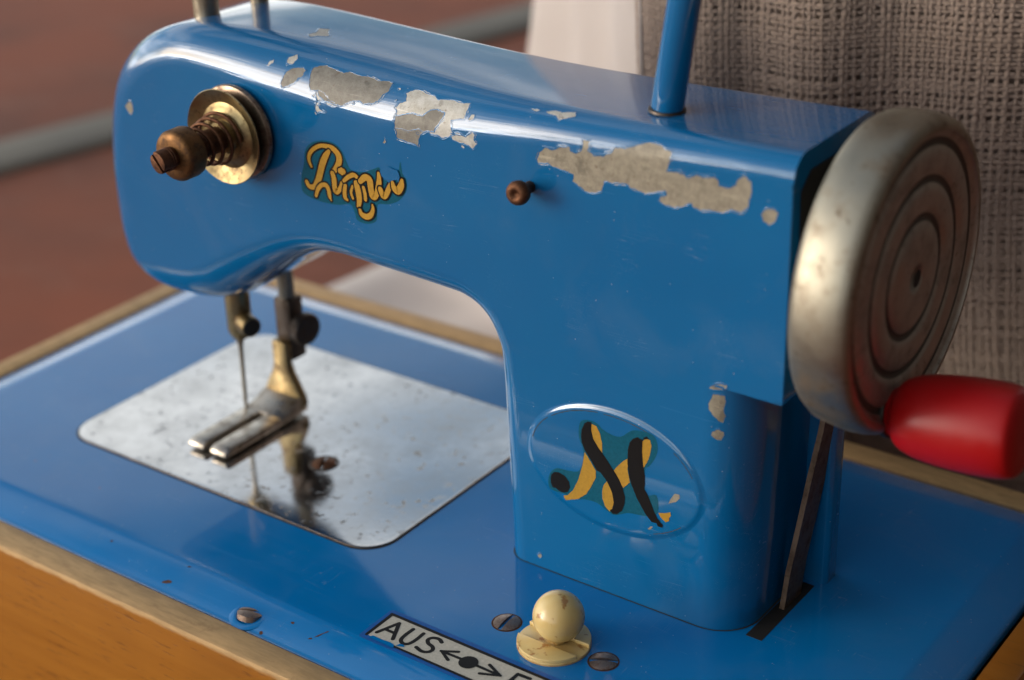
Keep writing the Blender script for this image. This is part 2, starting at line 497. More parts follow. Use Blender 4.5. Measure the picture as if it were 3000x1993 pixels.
for p, q in zip(hard, hard[1:]):
    n = max(1, int(math.hypot(q[0]-p[0], q[1]-p[1])/1.5))
    for k in range(1, n+1):
        hd.append(tuple(p[i]+(q[i]-p[i])*k/n for i in range(3)))
OUT = [tuple(p) for p in sm]+hd
N = len(OUT)
DEPTH = 32.0
nrm = []
for i in range(N):
    a_, b_ = OUT[i-1], OUT[(i+1) % N]
    t = Vector((b_[0]-a_[0], b_[1]-a_[1])).normalized()
    nrm.append(Vector((-t.y, t.x)))          # outward for clockwise order
nrm[len(sm)-1] = Vector((0, 1)); nrm[len(sm)] = Vector((1, 0))     # square-cut right end
nrm[0] = Vector((-1, 0)); nrm[-1] = Vector((1, 0))
def body_ring(kind, k, n):
    rg = []
    for (x, z, r_), nn in zip(OUT, nrm):
        if kind == 'f':
            an = math.pi/2*k/n; d = r_*(1-math.sin(an)); y = r_*(1-math.cos(an))
        else:
            rr = min(r_, 3.6); an = math.pi/2*k/n; d = rr*(1-math.cos(an)); y = DEPTH-rr*(1-math.sin(an))
        rg.append((x-nn.x*d, y, z-nn.y*d))
    return rg
rings = []
ins = []
for (x, z, r_), nn in zip(OUT, nrm): ins.append((x-nn.x*(r_+.35), 0, z-nn.y*(r_+.35)))
rings.append(ins)
NS = 14
for k in range(NS+1): rings.append(body_ring('f', k, NS))
for k in range(8+1): rings.append(body_ring('r', k, 8))
cap, _, capf, *_r = delaunay_2d_cdt([Vector((p[0], p[2])) for p in ins], [], [list(range(N))], 1, 1e-4)
SEQ = list(rings); V = [v for rg in SEQ for v in rg]; F = []
for i in range(len(SEQ)-1):
    for k in range(N):
        k2 = (k+1) % N; F.append((i*N+k, i*N+k2, (i+1)*N+k2, (i+1)*N+k))
nside = len(F)
look = {(round(p[0], 3), round(p[2], 3)): k for k, p in enumerate(ins)}
cid = []
for p in cap:
    key = min(range(N), key=lambda k: (ins[k][0]-p.x)**2+(ins[k][2]-p.y)**2)
    cid.append(key)
F += [tuple(cid[i] for i in f) for f in capf if len({cid[i] for i in f}) == 3]
F.append(tuple(range((len(SEQ)-1)*N, len(SEQ)*N)))
me = bpy.data.meshes.new("body")
me.from_pydata([tuple(c*MM for c in v) for v in V], [], F)
su = np.r_[0, np.cumsum([math.hypot(OUT[i+1][0]-OUT[i][0], OUT[i+1][1]-OUT[i][1]) for i in range(N-1)])]
uvl = me.uv_layers.new(name="UVMap"); buf = np.zeros((len(me.loops), 2), np.float32)
vi = np.zeros(len(me.loops), np.int32); me.loops.foreach_get("vertex_index", vi)
ringi = vi//N; buf[:, 0] = su[vi % N]; buf[:, 1] = ringi*.55
for p in me.polygons:
    if p.index >= nside: buf[p.loop_start:p.loop_start+p.loop_total] = 0
uvl.data.foreach_set("uv", buf.ravel())
bm = bmesh.new(); bm.from_mesh(me); bmesh.ops.recalc_face_normals(bm, faces=bm.faces); bm.to_mesh(me); bm.free()
me.shade_smooth(); me.set_sharp_from_angle(angle=R(48)); me.materials.append(M['paint'])
body = link(bpy.data.objects.new("body", me), MC)
# dark open joint where the shell meets the base
jt = [(-4.2, 14), (-4.2, 5)]+[(.8-5*math.cos(R(t)), 5-5*math.sin(R(t))) for t in range(10, 91, 10)]+[(20, 0), (42.6, 0)]+[(42.6+9*math.sin(R(t)), 9-9*math.cos(R(t))) for t in range(10, 91, 10)]+[(51.6, 20)]
jv = []
for i, p in enumerate(jt):
    q0 = jt[max(i-1, 0)]; q1 = jt[min(i+1, len(jt)-1)]; t = Vector((q1[0]-q0[0], q1[1]-q0[1])).normalized()
    jv += [(p[0]-t.y*.6, p[1]+t.x*.6, .05), (p[0]+t.y*.32, p[1]-t.x*.32, .05)]
mk("base_joint", jv, [(2*i, 2*i+1, 2*i+3, 2*i+2) for i in range(len(jt)-1)], 'paint_dark_edge', MC, smooth=False)

# ------------------------------------------------------------------ worn paint and transfers, measured on the machine in mm
CHIPS = [("t", "primer_grey", [(-57.78, 98.09), (-56.07, 99.95), (-53.75, 100.68), (-52.97, 100.12), (-53.26, 98.17), (-54.2, 97.41), (-54.84, 95.9), (-55.75, 95.52), (-56.45, 94.73), (-58.03, 94.14), (-58.29, 94.95), (-58.09, 96.63)]), ("t", "primer_grey", [(-51.49, 99.75), (-51.5, 101.12), (-50.23, 102.32), (-48.56, 102.91), (-46.95, 102.46), (-45.01, 101.99), (-43.66, 101.76), (-42.49, 102.73), (-40.7, 102.21), (-39.07, 102.06), (-37.96, 102.38), (-36.34, 102.23), (-34.58, 101.71), (-32.64, 102.26), (-31.24, 102.03), (-31.35, 100.58), (-31.25, 99.45), (-32.2, 98.1), (-32.85, 96.54), (-33.84, 95.47), (-34.71, 95.12), (-36.48, 94.56), (-37.53, 95.12), (-39.06, 94.88), (-40.49, 93.99), (-41.95, 92.92), (-43.55, 92.88), (-44.85, 93.06), (-46.48, 93.17), (-48.23, 94.33), (-48.58, 95.38), (-50.28, 94.99), (-50.95, 95.97), (-51.24, 97.62)]), ("t", "primer_pale", [(-48.7, 95.51), (-46.76, 95.14), (-45.57, 93.67), (-43.89, 93.11), (-42.88, 92.58), (-43.83, 92.36), (-45.77, 92.38), (-46.56, 93.31), (-47.78, 93.2), (-48.54, 92.32), (-48.86, 91.14), (-48.5, 90.01), (-47.41, 90.6), (-45.78, 90.5), (-47.71, 91.08), (-48.03, 91.99), (-48.77, 93.91)]), ("t", "primer_pale", [(-27.03, 99.76), (-26.29, 100.65), (-25.24, 101.52), (-23.31, 101.28), (-21.55, 100.72), (-19.94, 100.52), (-18.83, 99.62), (-17.08, 100.23), (-14.66, 100.22), (-12.6, 99.94), (-11.17, 100.48), (-11.07, 98.99), (-11.36, 97.52), (-11.38, 95.87), (-13.24, 95.49), (-14.34, 94.96), (-14.21, 92.94), (-13.41, 92.01), (-14.9, 90.97), (-16.41, 90.69), (-17.29, 91.03), (-19.1, 90.96), (-19.7, 91.49), (-20.92, 91.01), (-21.99, 91.6), (-24.59, 90.59), (-26.74, 90.71), (-28.13, 90.58), (-27.99, 93.14), (-27.72, 94.42), (-28.34, 95.23), (-27.87, 96.5), (-26.31, 97.55), (-26.52, 98.75)]), ("t", "primer_grey", [(-28.08, 93.12), (-25.79, 94.04), (-24.03, 94.56), (-21.25, 94.5), (-19.82, 96.4), (-18.41, 96.85), (-16.33, 96.46), (-16.43, 94.85), (-17.17, 93.8), (-18.19, 91.64), (-19.7, 91.49), (-20.61, 91.06), (-21.54, 90.25), (-22.22, 89.13), (-22.17, 87.51), (-23.05, 88.1), (-25.03, 88.23), (-27.63, 88.51), (-27.69, 89.88), (-28.13, 90.58)]), ("t", "primer_pale", [(-14.0, 91.9), (-12.23, 91.97), (-10.47, 91.79), (-9.04, 93.11), (-8.37, 92.69), (-8.57, 91.64), (-7.87, 91.04), (-8.8, 89.76), (-9.8, 90.19), (-11.1, 90.56), (-12.57, 90.54), (-13.74, 90.69)]), ("t", "primer_pale", [(-10.39, 96.07), (-9.87, 97.5), (-9.12, 97.5), (-9.12, 96.34), (-10.03, 95.83)]), ("t", "primer_pale", [(-58.37, 100.95), (-58.59, 102.74), (-56.91, 104.39), (-56.14, 102.85), (-56.89, 100.9)]), ("t", "primer_pale", [(-62.95, 98.95), (-62.57, 100.36), (-61.72, 101.2), (-61.64, 100.04), (-62.5, 99.07)]), ("t", "primer_tan", [(-31.34, 86.81), (-30.88, 87.91), (-30.38, 87.11), (-30.87, 86.82)]), ("t", "primer_pale", [(-60.23, 113.67), (-59.76, 115.6), (-61.05, 117.88), (-59.05, 118.8), (-57.59, 116.67), (-56.3, 115.52), (-56.25, 114.5), (-57.9, 113.79), (-58.74, 112.12)]), ("t", "primer_tan", [(6.04, 90.66), (6.76, 91.99), (7.99, 93.12), (10.04, 93.06), (11.39, 93.91), (13.24, 94.42), (13.59, 93.58), (14.76, 93.36), (15.92, 94.18), (16.29, 95.71), (16.03, 96.35), (17.47, 96.66), (17.68, 95.31), (17.41, 94.46), (18.74, 93.68), (20.72, 93.91), (22.64, 95.03), (23.17, 96.13), (25.08, 96.36), (27.44, 97.6), (29.08, 98.75), (30.93, 99.0), (32.62, 98.61), (33.43, 97.85), (34.66, 97.95), (34.71, 95.61), (33.99, 93.6), (36.0, 93.99), (37.55, 93.73), (38.18, 93.15), (40.0, 94.07), (41.83, 94.01), (43.63, 94.51), (44.4, 93.97), (44.58, 93.02), (46.68, 93.02), (47.84, 93.82), (48.38, 95.18), (49.53, 95.96), (50.74, 95.1), (51.11, 93.23), (50.58, 91.73), (50.35, 90.0), (48.91, 88.99), (47.11, 89.17), (45.33, 88.23), (43.51, 88.27), (41.08, 87.75), (39.53, 88.0), (39.2, 88.79), (37.37, 87.69), (35.5, 87.15), (33.61, 87.34), (32.49, 87.98), (32.96, 88.65), (34.21, 89.2), (33.88, 90.0), (31.69, 89.26), (29.78, 88.58), (27.21, 88.93), (26.57, 88.94), (25.92, 89.69), (23.32, 89.31), (21.03, 89.15), (20.36, 87.24), (18.37, 86.39), (16.7, 86.49), (14.02, 87.74), (14.21, 89.27), (11.67, 89.51), (9.63, 89.86), (8.62, 90.26), (6.37, 89.83)]), ("t", "primer_pale", [(6.05, 101.97), (7.81, 103.06), (9.39, 102.67), (12.06, 103.85), (12.65, 102.27), (11.32, 101.36), (9.7, 100.21), (8.56, 101.37), (6.72, 101.63)]), ("t", "primer_pale", [(2.42, 102.2), (3.77, 102.36), (4.68, 102.29), (3.98, 101.46)]), ("t", "primer_tan", [(53.03, 89.44), (53.57, 90.54), (55.3, 91.04), (56.19, 90.4), (55.7, 88.62), (54.56, 87.87), (53.37, 88.39)]), ("l", "primer_tan", [(-106.46, 81.51), (-104.8, 83.07), (-103.97, 82.22), (-104.03, 80.8), (-104.79, 79.81), (-105.86, 80.48)]), ("r", "primer_tan", [(43.94, 53.78), (45.27, 54.71), (47.43, 54.98), (47.59, 54.41), (46.76, 53.52), (44.39, 53.18), (43.74, 53.24)]), ("r", "primer_tan", [(44.62, 52.4), (47.28, 52.28), (47.79, 51.1), (47.23, 49.42), (47.76, 48.09), (47.19, 46.67), (45.94, 46.82), (44.7, 48.0), (43.66, 49.0), (43.76, 50.53), (44.44, 51.37)]), ("r", "primer_tan", [(44.67, 44.4), (45.69, 45.13), (47.42, 44.75), (47.61, 43.93), (46.86, 42.9), (45.47, 42.87), (44.55, 43.55)]), ("t", "primer_tan", [(4.05, 2.68), (4.73, 3.31), (5.28, 2.97), (5.04, 2.23), (4.31, 2.19)])]
EMBLEM = [("film", [(15.33, 37.56), (16.57, 38.81), (19.01, 38.96), (21.43, 37.66), (24.73, 37.51), (27.69, 39.85), (31.79, 40.25), (33.11, 38.66), (33.0, 36.06), (31.57, 33.29), (30.41, 31.76), (30.75, 26.6), (33.12, 27.09), (33.46, 23.37), (31.4, 21.77), (26.89, 20.97), (25.37, 20.3), (22.92, 19.31), (19.52, 20.74), (16.4, 20.6), (14.83, 20.07), (11.66, 20.23), (8.14, 20.29), (7.53, 22.25), (8.22, 24.3), (9.84, 25.74), (12.69, 26.05), (15.22, 27.01), (16.19, 31.35), (15.14, 34.57)]), ("gold", [(11.24, 19.79), (12.3, 20.29), (13.58, 21.79), (14.88, 24.64), (15.85, 27.97), (16.5, 31.6), (18.03, 29.56), (19.1, 28.11), (19.09, 26.62), (17.99, 24.16), (16.73, 21.92), (14.83, 20.22), (13.56, 19.64), (11.8, 18.9)]), ("gold", [(18.03, 38.46), (19.31, 38.18), (20.06, 36.81), (20.57, 34.78), (20.65, 32.6), (19.59, 33.15), (18.38, 34.98), (17.93, 36.89)]), ("gold", [(20.62, 24.12), (20.93, 25.43), (21.7, 26.58), (23.02, 24.32), (23.32, 22.32), (22.86, 20.29), (22.31, 19.86), (21.23, 20.7), (20.62, 22.31)]), ("gold", [(23.23, 29.45), (24.29, 30.97), (25.49, 32.37), (26.59, 33.31), (26.49, 30.79), (27.01, 28.02), (25.45, 26.26), (24.6, 27.82), (23.69, 28.71)]), ("gold", [(29.62, 37.87), (30.63, 38.98), (31.51, 38.88), (31.82, 37.69), (31.55, 35.6), (30.83, 33.64), (30.11, 32.3), (29.85, 34.48), (29.63, 36.43)]), ("gold", [(33.61, 23.42), (34.64, 23.62), (36.24, 24.38), (36.4, 23.63), (35.97, 23.04), (35.98, 22.31), (35.25, 21.76), (34.06, 22.53)]), ("ink", [(8.19, 22.92), (8.37, 23.89), (9.18, 24.68), (10.3, 24.91), (11.72, 24.53), (12.66, 23.46), (12.86, 22.31), (12.31, 21.0), (11.34, 20.5), (10.07, 20.63), (9.44, 21.03), (8.63, 20.92), (8.23, 21.86)]), ("ink", [(15.67, 35.03), (15.87, 36.55), (16.56, 38.08), (17.33, 38.66), (18.19, 38.71), (18.08, 37.08), (18.53, 35.17), (19.89, 33.4), (21.41, 31.81), (23.08, 29.84), (24.29, 28.31), (25.36, 26.29), (25.91, 24.38), (25.82, 22.86), (25.22, 21.0), (24.0, 19.77), (23.08, 19.58), (22.37, 20.18), (23.08, 20.73), (23.29, 22.31), (22.92, 24.29), (21.86, 26.48), (20.18, 28.16), (19.26, 28.31), (18.04, 30.15), (16.51, 32.04), (15.84, 33.61)]), ("ink", [(26.53, 35.18), (26.97, 37.05), (27.85, 38.13), (28.88, 38.73), (29.17, 38.45), (29.91, 38.53), (29.78, 36.19), (29.95, 33.36), (30.42, 30.6), (30.43, 28.85), (30.3, 27.62), (30.9, 26.94), (31.66, 25.42), (32.57, 23.36), (33.48, 21.89), (34.68, 20.96), (34.54, 20.32), (33.5, 20.25), (33.19, 20.89), (32.0, 20.78), (30.49, 22.35), (28.68, 25.01), (27.46, 27.57), (26.85, 29.44), (26.48, 32.25)]), ("primer_tan", [(35.77, 26.22), (36.39, 27.6), (37.18, 28.88), (38.2, 28.93), (38.21, 28.06), (37.36, 27.05)]), ("primer_tan", [(31.13, 18.82), (31.87, 19.68), (32.37, 19.77), (31.73, 18.82)]), ("ink", [(30.05, 39.0), (30.78, 39.43), (31.22, 39.08), (30.05, 38.52)])]
SCRIPT = [([(-51.23, 77.96), (-51.77, 79.32), (-51.42, 80.72), (-50.21, 82.01), (-48.44, 83.0), (-46.76, 83.26), (-44.96, 83.12), (-43.58, 82.07), (-43.38, 80.67), (-44.26, 79.05), (-45.36, 77.83)], [0.41, 0.7, 0.78, 0.75, 0.7, 0.81, 1.04, 1.33, 1.33, 1.16, 0.93]), ([(-46.03, 82.27), (-47.04, 81.02), (-48.1, 79.1), (-48.87, 77.08), (-49.75, 75.03), (-50.91, 73.59), (-52.28, 73.44), (-52.87, 74.27)], [0.75, 1.28, 1.45, 1.39, 1.33, 1.04, 0.93, 0.87]), ([(-45.48, 77.62), (-45.16, 76.48), (-45.16, 75.15), (-44.85, 73.82), (-43.79, 74.49), (-43.09, 75.97)], [0.99, 1.16, 1.1, 1.28, 0.87, 0.64]), ([(-43.25, 78.56), (-42.85, 78.58), (-42.46, 78.61)], [1.16, 1.62, 1.16]), ([(-50.53, 71.69), (-49.83, 73.27), (-48.81, 74.33), (-47.54, 74.62), (-46.86, 73.68), (-46.7, 72.29), (-46.37, 71.52)], [0.64, 0.81, 0.81, 0.87, 0.93, 0.75, 0.17]), ([(-42.14, 75.63), (-42.45, 74.31), (-42.44, 73.03), (-41.89, 72.56)], [0.75, 0.87, 0.87, 0.46]), ([(-42.44, 76.63), (-41.02, 77.78), (-39.6, 78.43), (-38.66, 77.99)], [0.64, 0.81, 0.81, 0.75]), ([(-40.15, 75.9), (-40.67, 74.46), (-40.29, 73.21)], [0.41, 0.52, 0.46]), ([(-39.09, 76.77), (-38.71, 75.13), (-38.54, 73.3), (-38.87, 71.77)], [1.16, 1.39, 1.22, 0.87]), ([(-37.97, 77.39), (-36.58, 78.51), (-35.42, 78.16), (-35.23, 76.49), (-34.95, 74.84), (-34.14, 74.88), (-33.45, 76.33), (-32.9, 78.4), (-32.9, 80.1)], [0.99, 1.28, 1.45, 1.39, 1.28, 1.04, 1.16, 1.1, 0.64]), ([(-32.71, 76.74), (-32.01, 75.5), (-31.18, 76.01), (-30.25, 77.76), (-29.7, 78.92)], [1.1, 1.28, 1.1, 0.93, 0.41]), ([(-29.38, 78.9), (-28.99, 77.76), (-28.08, 77.35), (-27.14, 78.65), (-26.87, 79.82)], [0.64, 1.28, 1.45, 1.33, 0.7]), ([(-37.16, 76.24), (-36.88, 74.97), (-36.82, 73.66)], [0.64, 0.75, 0.64]), ([(-38.51, 71.04), (-38.09, 70.19), (-36.74, 69.95), (-35.51, 70.74), (-34.95, 72.06), (-35.08, 72.83)], [0.64, 0.99, 1.16, 0.99, 0.64, 0.35])]
SCRIPT_FILM = [(-53.34, 78.08), (-52.67, 81.14), (-50.77, 83.22), (-47.32, 84.38), (-44.37, 84.27), (-42.52, 83.05), (-41.41, 80.91), (-40.25, 79.3), (-36.99, 79.55), (-34.33, 80.72), (-32.69, 81.3), (-31.91, 79.12), (-30.32, 79.17), (-28.0, 80.93), (-27.18, 83.65), (-26.73, 81.18), (-25.87, 80.06), (-26.03, 77.71), (-28.09, 75.2), (-31.04, 73.8), (-33.65, 73.26), (-34.14, 71.03), (-34.6, 69.33), (-36.96, 68.28), (-39.56, 68.53), (-40.23, 70.27), (-41.26, 71.66), (-44.31, 70.89), (-47.69, 70.59), (-51.72, 70.84), (-54.34, 71.93), (-54.36, 74.92)]
SCRIPT_LOST = [[(-32.49, 80.85), (-32.11, 79.62), (-30.88, 79.22), (-30.29, 78.69), (-31.17, 77.47), (-29.95, 79.02), (-28.16, 79.76), (-27.73, 79.2), (-27.32, 80.57), (-27.86, 81.75), (-30.35, 82.04)]]

# rear half of the shell reaches lower on the right, behind the strap
prism("rear_cover", [(40, 26.5), (56.4, 26.5), (57.2, 27.3), (57.2, 31.0), (56.2, 31.9), (40, 31.9)], -3, 54.5, 'paint', MC, 'xy', .3)
mk("end_shade_sheet", [(58.95, 4, 57), (58.95, 29, 57), (58.95, 29, 97), (58.95, 6, 97), (58.95, 2.5, 94)], [(0, 1, 2, 3, 4)], 'black', MC, smooth=False)  # flat black sheet paints the shade inside the open shell end
mk("notch_black_sheet", [(52.6, 1.2, NOTCH-.03), (58.2, 1.2, NOTCH-.03), (58.2, 26, NOTCH-.03), (52.6, 26, NOTCH-.03)], [(0, 1, 2, 3)], 'black', MC, smooth=False)  # flat black sheet covering the underside of the notch
# strap that drives the wheel, coming up through a slot in the base
prism("belt_slot", [(51.9, 2.6), (55.4, 2.6), (55.4, 25.2), (52.2, 25.2)], -2, .06, 'black', MC, 'xy', 0)
ringed("drive_strap", [[(x+sx*.55+dx, y+dy, z) for sx, dy in ((-1, 0), (1, 0), (1, 7.2), (-1, 7.2))]
       for x, dx, y, z in ((53.6, 0, 13.6, -3), (53.9, 0, 15.6, 8), (54.4, 0, 17.6, 16), (55.3, 0, 20.0, 28), (56.2, 0, 22.0, 38), (57.2, 0, 23.5, 52))], 'belt', MC, sharp=30)

# ---- ray-cast helpers on the finished body
bvh = BVHTree.FromObject(body, bpy.context.evaluated_depsgraph_get())
def hit_top(x, t):       # t = y + z stays put along the ray
    h = bvh.ray_cast(Vector((x, -60, t+60))*MM, Vector((0, 1, -1)).normalized())
    return (h[0]/MM, h[1]) if h[0] else None
def hit_right(s_, z):    # s = x + y stays put along the ray
    h = bvh.ray_cast(Vector((s_+60, -60, z))*MM, Vector((-1, 1, 0)).normalized())
    return (h[0]/MM, h[1]) if h[0] else None
def hit_left(s_, z):     # s = x - y stays put along the ray
    h = bvh.ray_cast(Vector((s_-60, -60, z))*MM, Vector((1, 1, 0)).normalized())
    return (h[0]/MM, h[1]) if h[0] else None
HIT = {'t': hit_top, 'r': hit_right, 'l': hit_left}
def in_poly(p, poly):
    c = False; j = len(poly)-1
    for i in range(len(poly)):
        if (poly[i][1] > p[1]) != (poly[j][1] > p[1]) and p[0] < (poly[j][0]-poly[i][0])*(p[1]-poly[i][1])/(poly[j][1]-poly[i][1])+poly[i][0]: c = not c
        j = i
    return c
def ragged(poly, step=.45, amp=.13):
    o = []; n = len(poly)
    for i in range(n):
        p = Vector(poly[i]); q = Vector(poly[(i+1) % n]); L = (q-p).length; k = max(1, int(L/step))
        for j in range(k):
            b = p.lerp(q, j/k); t = (q-p).normalized()
            o.append(b+Vector((-t.y, t.x))*random.uniform(-amp, amp))
    return o
def patch(name, poly, kind, mat, parent, off=.04, grid=.9, amp=.13, step=.45):
    P = ragged(poly, step, amp) if amp else [Vector(p) for p in poly]
    n = len(P); pts = list(P)
    xs = [p.x for p in P]; ys = [p.y for p in P]
    gx = np.arange(min(xs)+grid/2, max(xs), grid); gy = np.arange(min(ys)+grid/2, max(ys), grid)
    for x in gx:
        for y in gy:
            if in_poly((x, y), P): pts.append(Vector((x, y)))
    vs, _, fs, *_r = delaunay_2d_cdt(pts, [], [list(range(n))], 1, 1e-5)
    V = []; bad = False
    for p in vs:
        h = HIT[kind](p.x, p.y)
        if h is None: bad = True; V.append((0, 0, 0)); continue
        V.append(h[0]+h[1]*off)
    if bad: return None
    o = mk(name, V, fs, mat, parent, sharp=60)
    # lifted lip of paint round the bare spot
    VV = []; FF = []
    for i in range(n):
        a0, a1, a2 = P[i-1], P[i], P[(i+1) % n]
        t = (a2-a0); t = t.normalized() if t.length > 0 else Vector((1, 0)); nn = Vector((-t.y, t.x))
        if in_poly(a1+nn*.05, P): nn = -nn
        for dd, hh in ((-.06, off), (.02, off+.055), (.26, .01)):
            q = a1+nn*dd; h = HIT[kind](q.x, q.y)
            if h is None: return o
            VV.append(h[0]+h[1]*hh)
    for i in range(n):
        j = (i+1) % n
        for k in range(2): FF.append((i*3+k, j*3+k, j*3+k+1, i*3+k+1))
    mk("paint_lip", VV, FF, 'paint', o, sharp=0)
    return o
def grow(poly, d):
    P = [Vector(p) for p in poly]; o = []
    for i in range(len(P)):
        t = P[(i+1) % len(P)]-P[i-1]; nn = Vector((-t.y, t.x)).normalized() if t.length else Vector((1, 0))
        if in_poly(P[i]+nn*.08, P): nn = -nn
        o.append(tuple(P[i]+nn*d*random.uniform(.1, 1.3)))
    return o
for kind, mat, poly in list(CHIPS):
    if len(poly) > 11:           # thin pale rim of undercoat, and loose flakes near the big bare spots
        patch("undercoat_edge", grow(poly, .32), kind, 'primer_pale' if mat != 'primer_tan' else 'primer_grey', MC, .015, 1.2, .10, .4)
        for k in range(7 if len(poly) > 20 else 2):
            q = Vector(random.choice(poly))+Vector((random.uniform(-2.2, 2.2), random.uniform(-1.4, 1.4)))
            if in_poly(q, [Vector(p) for p in grow(poly, .5)]): continue
            r_ = random.uniform(.12, .4)
            patch("paint_flake", [(q.x+r_*1.5*math.cos(t)*random.uniform(.6, 1.2), q.y+r_*math.sin(t)*random.uniform(.6, 1.2)) for t in np.linspace(0, 2*math.pi, 8)[:-1]], kind, mat, MC, .03, .5, 0)
for kind, mat, poly in CHIPS:
    patch("paint_chip", poly, kind, mat, MC, *( (.07,) if mat == 'primer_grey' else ()))

# ---- raised oval badge
BX, BZ, BA, BB = 22.9, 29.0, 20.3, 13.6
rings = []
for d, y in ((-.8, .10), (-.35, -.02), (0.0, -.10), (.35, -.29), (.7, -.43), (1.1, -.47), (1.7, -.47)):
    rings.append([(BX+(BA-d)*math.cos(2*math.pi*k/96), y, BZ+(BB-d)*math.sin(2*math.pi*k/96)) for k in range(96)])
badge = ringed("oval_badge", rings, 'paint', MC, sharp=0)
def flat(name, poly, y, mat, parent):
    P = [Vector(p) for p in poly]
    vs, _, fs, *_r = delaunay_2d_cdt(P, [], [list(range(len(P)))], 1, 1e-6)
    th = .02
    return mk(name, [(p.x, y, p.y) for p in vs], fs, mat, parent, smooth=False)
for k, (mat, poly) in enumerate(EMBLEM):
    y = -.47-{'film': .03, 'gold': .06, 'ink': .10, 'primer_tan': .04}[mat]
    flat({'film': 'transfer_film', 'gold': 'gold_stroke', 'ink': 'black_stroke', 'primer_tan': 'paint_chip'}[mat], [tuple(p) for p in catmull(poly, 4, True)] if mat == 'film' else ragged(poly, .35, .035), y, mat, badge)

# grime in the rim of the badge
for t0, t1, r_ in ((100, 138, .55), (62, 96, .75), (142, 170, .4), (-60, -35, .45), (20, 44, .6)):
    pv = []
    for t in np.linspace(R(t0), R(t1), 26):
        wd = .10+.10*random.random()
        for d in (r_-wd, r_+wd): pv.append((BX+(BA-.75-d*.6)*math.cos(t), -.47-.012, BZ+(BB-.75-d*.6)*math.sin(t)))
    mk("grime_line", pv, [(2*i, 2*i+1, 2*i+3, 2*i+2) for i in range(25)], 'grime', badge, smooth=False)

# ---- strokes (lettering)
def stroke_poly(pts, ws, extra=0.0):
    """closed outline of a brush stroke with round ends; pts are 2-D, ws full widths"""
    C = catmull([(*p, w_) for p, w_ in zip(pts, ws)], 6) if len(pts) > 2 else [np.array((*p, w_), float) for p, w_ in zip(pts, ws)]
    C = [np.array(c) for c in C]; L = []; Rr = []
    n = len(C)
    for i, c in enumerate(C):
        t = C[min(i+1, n-1)][:2]-C[max(i-1, 0)][:2]; t = t/(np.linalg.norm(t)+1e-9)
        nn = np.array((-t[1], t[0])); h = max(c[2], .05)/2+extra
        L.append(c[:2]+nn*h); Rr.append(c[:2]-nn*h)
    def capp(c, t, h):
        a0 = math.atan2(t[1], t[0]); return [c[:2]+h*np.array((math.cos(a0+a_), math.sin(a0+a_))) for a_ in np.linspace(math.pi/2, -math.pi/2, 7)[1:-1]]
    t1 = C[-1][:2]-C[-2][:2]; t0 = C[0][:2]-C[1][:2]
    return L+capp(C[-1], t1, max(C[-1][2], .05)/2+extra)+Rr[::-1]+capp(C[0], t0, max(C[0][2], .05)/2+extra), len(L)
def stroke_mesh(pts, ws, lay, extra=0.0):
    """strip quads (overlap-safe) plus end fans as verts/faces through lay(x, z)"""
    poly, nL = stroke_poly(pts, ws, extra); nc = 5
    V = [lay(*p) for p in poly]; F = []
    for i in range(nL-1):
        F.append((i, i+1, nL+nc+(nL-1)-(i+1), nL+nc+(nL-1)-i))
    F.append(tuple([nL-1]+list(range(nL, nL+nc))+[nL+nc]))
    e = nL+nc+nL
    F.append(tuple([e-1]+list(range(e, e+nc))+[0]))
    return V, F
def strokes(name, lst, lay, mat, parent, extra=0.0, dz=.006):
    V = []; F = []
    for k, (pts, ws) in enumerate(lst):
        v, f = stroke_mesh(pts, ws, lambda x, z: lay(x, z, k*dz), extra)
        F += [tuple(i+len(V) for i in q) for q in f]; V += v
    return mk(name, V, F, mat, parent, smooth=False)

# gold script on the arm
film = flat("script_transfer", [tuple(p) for p in catmull(SCRIPT_FILM, 5, True)], -.03, 'film', MC)
for pts, ws in SCRIPT:
    k = SCRIPT.index((pts, ws))
    strokes("black_outline", [(pts, ws)], lambda x, z, d: (x, -.05-k*.012-d, z), 'ink', film, .44)
    strokes("gold_letter", [(pts, ws)], lambda x, z, d: (x, -.058-k*.012-d, z), 'gold', film, .06)
for poly in SCRIPT_LOST:
    flat("worn_gap", ragged(poly, .35, .06), -.26, 'paint', film)

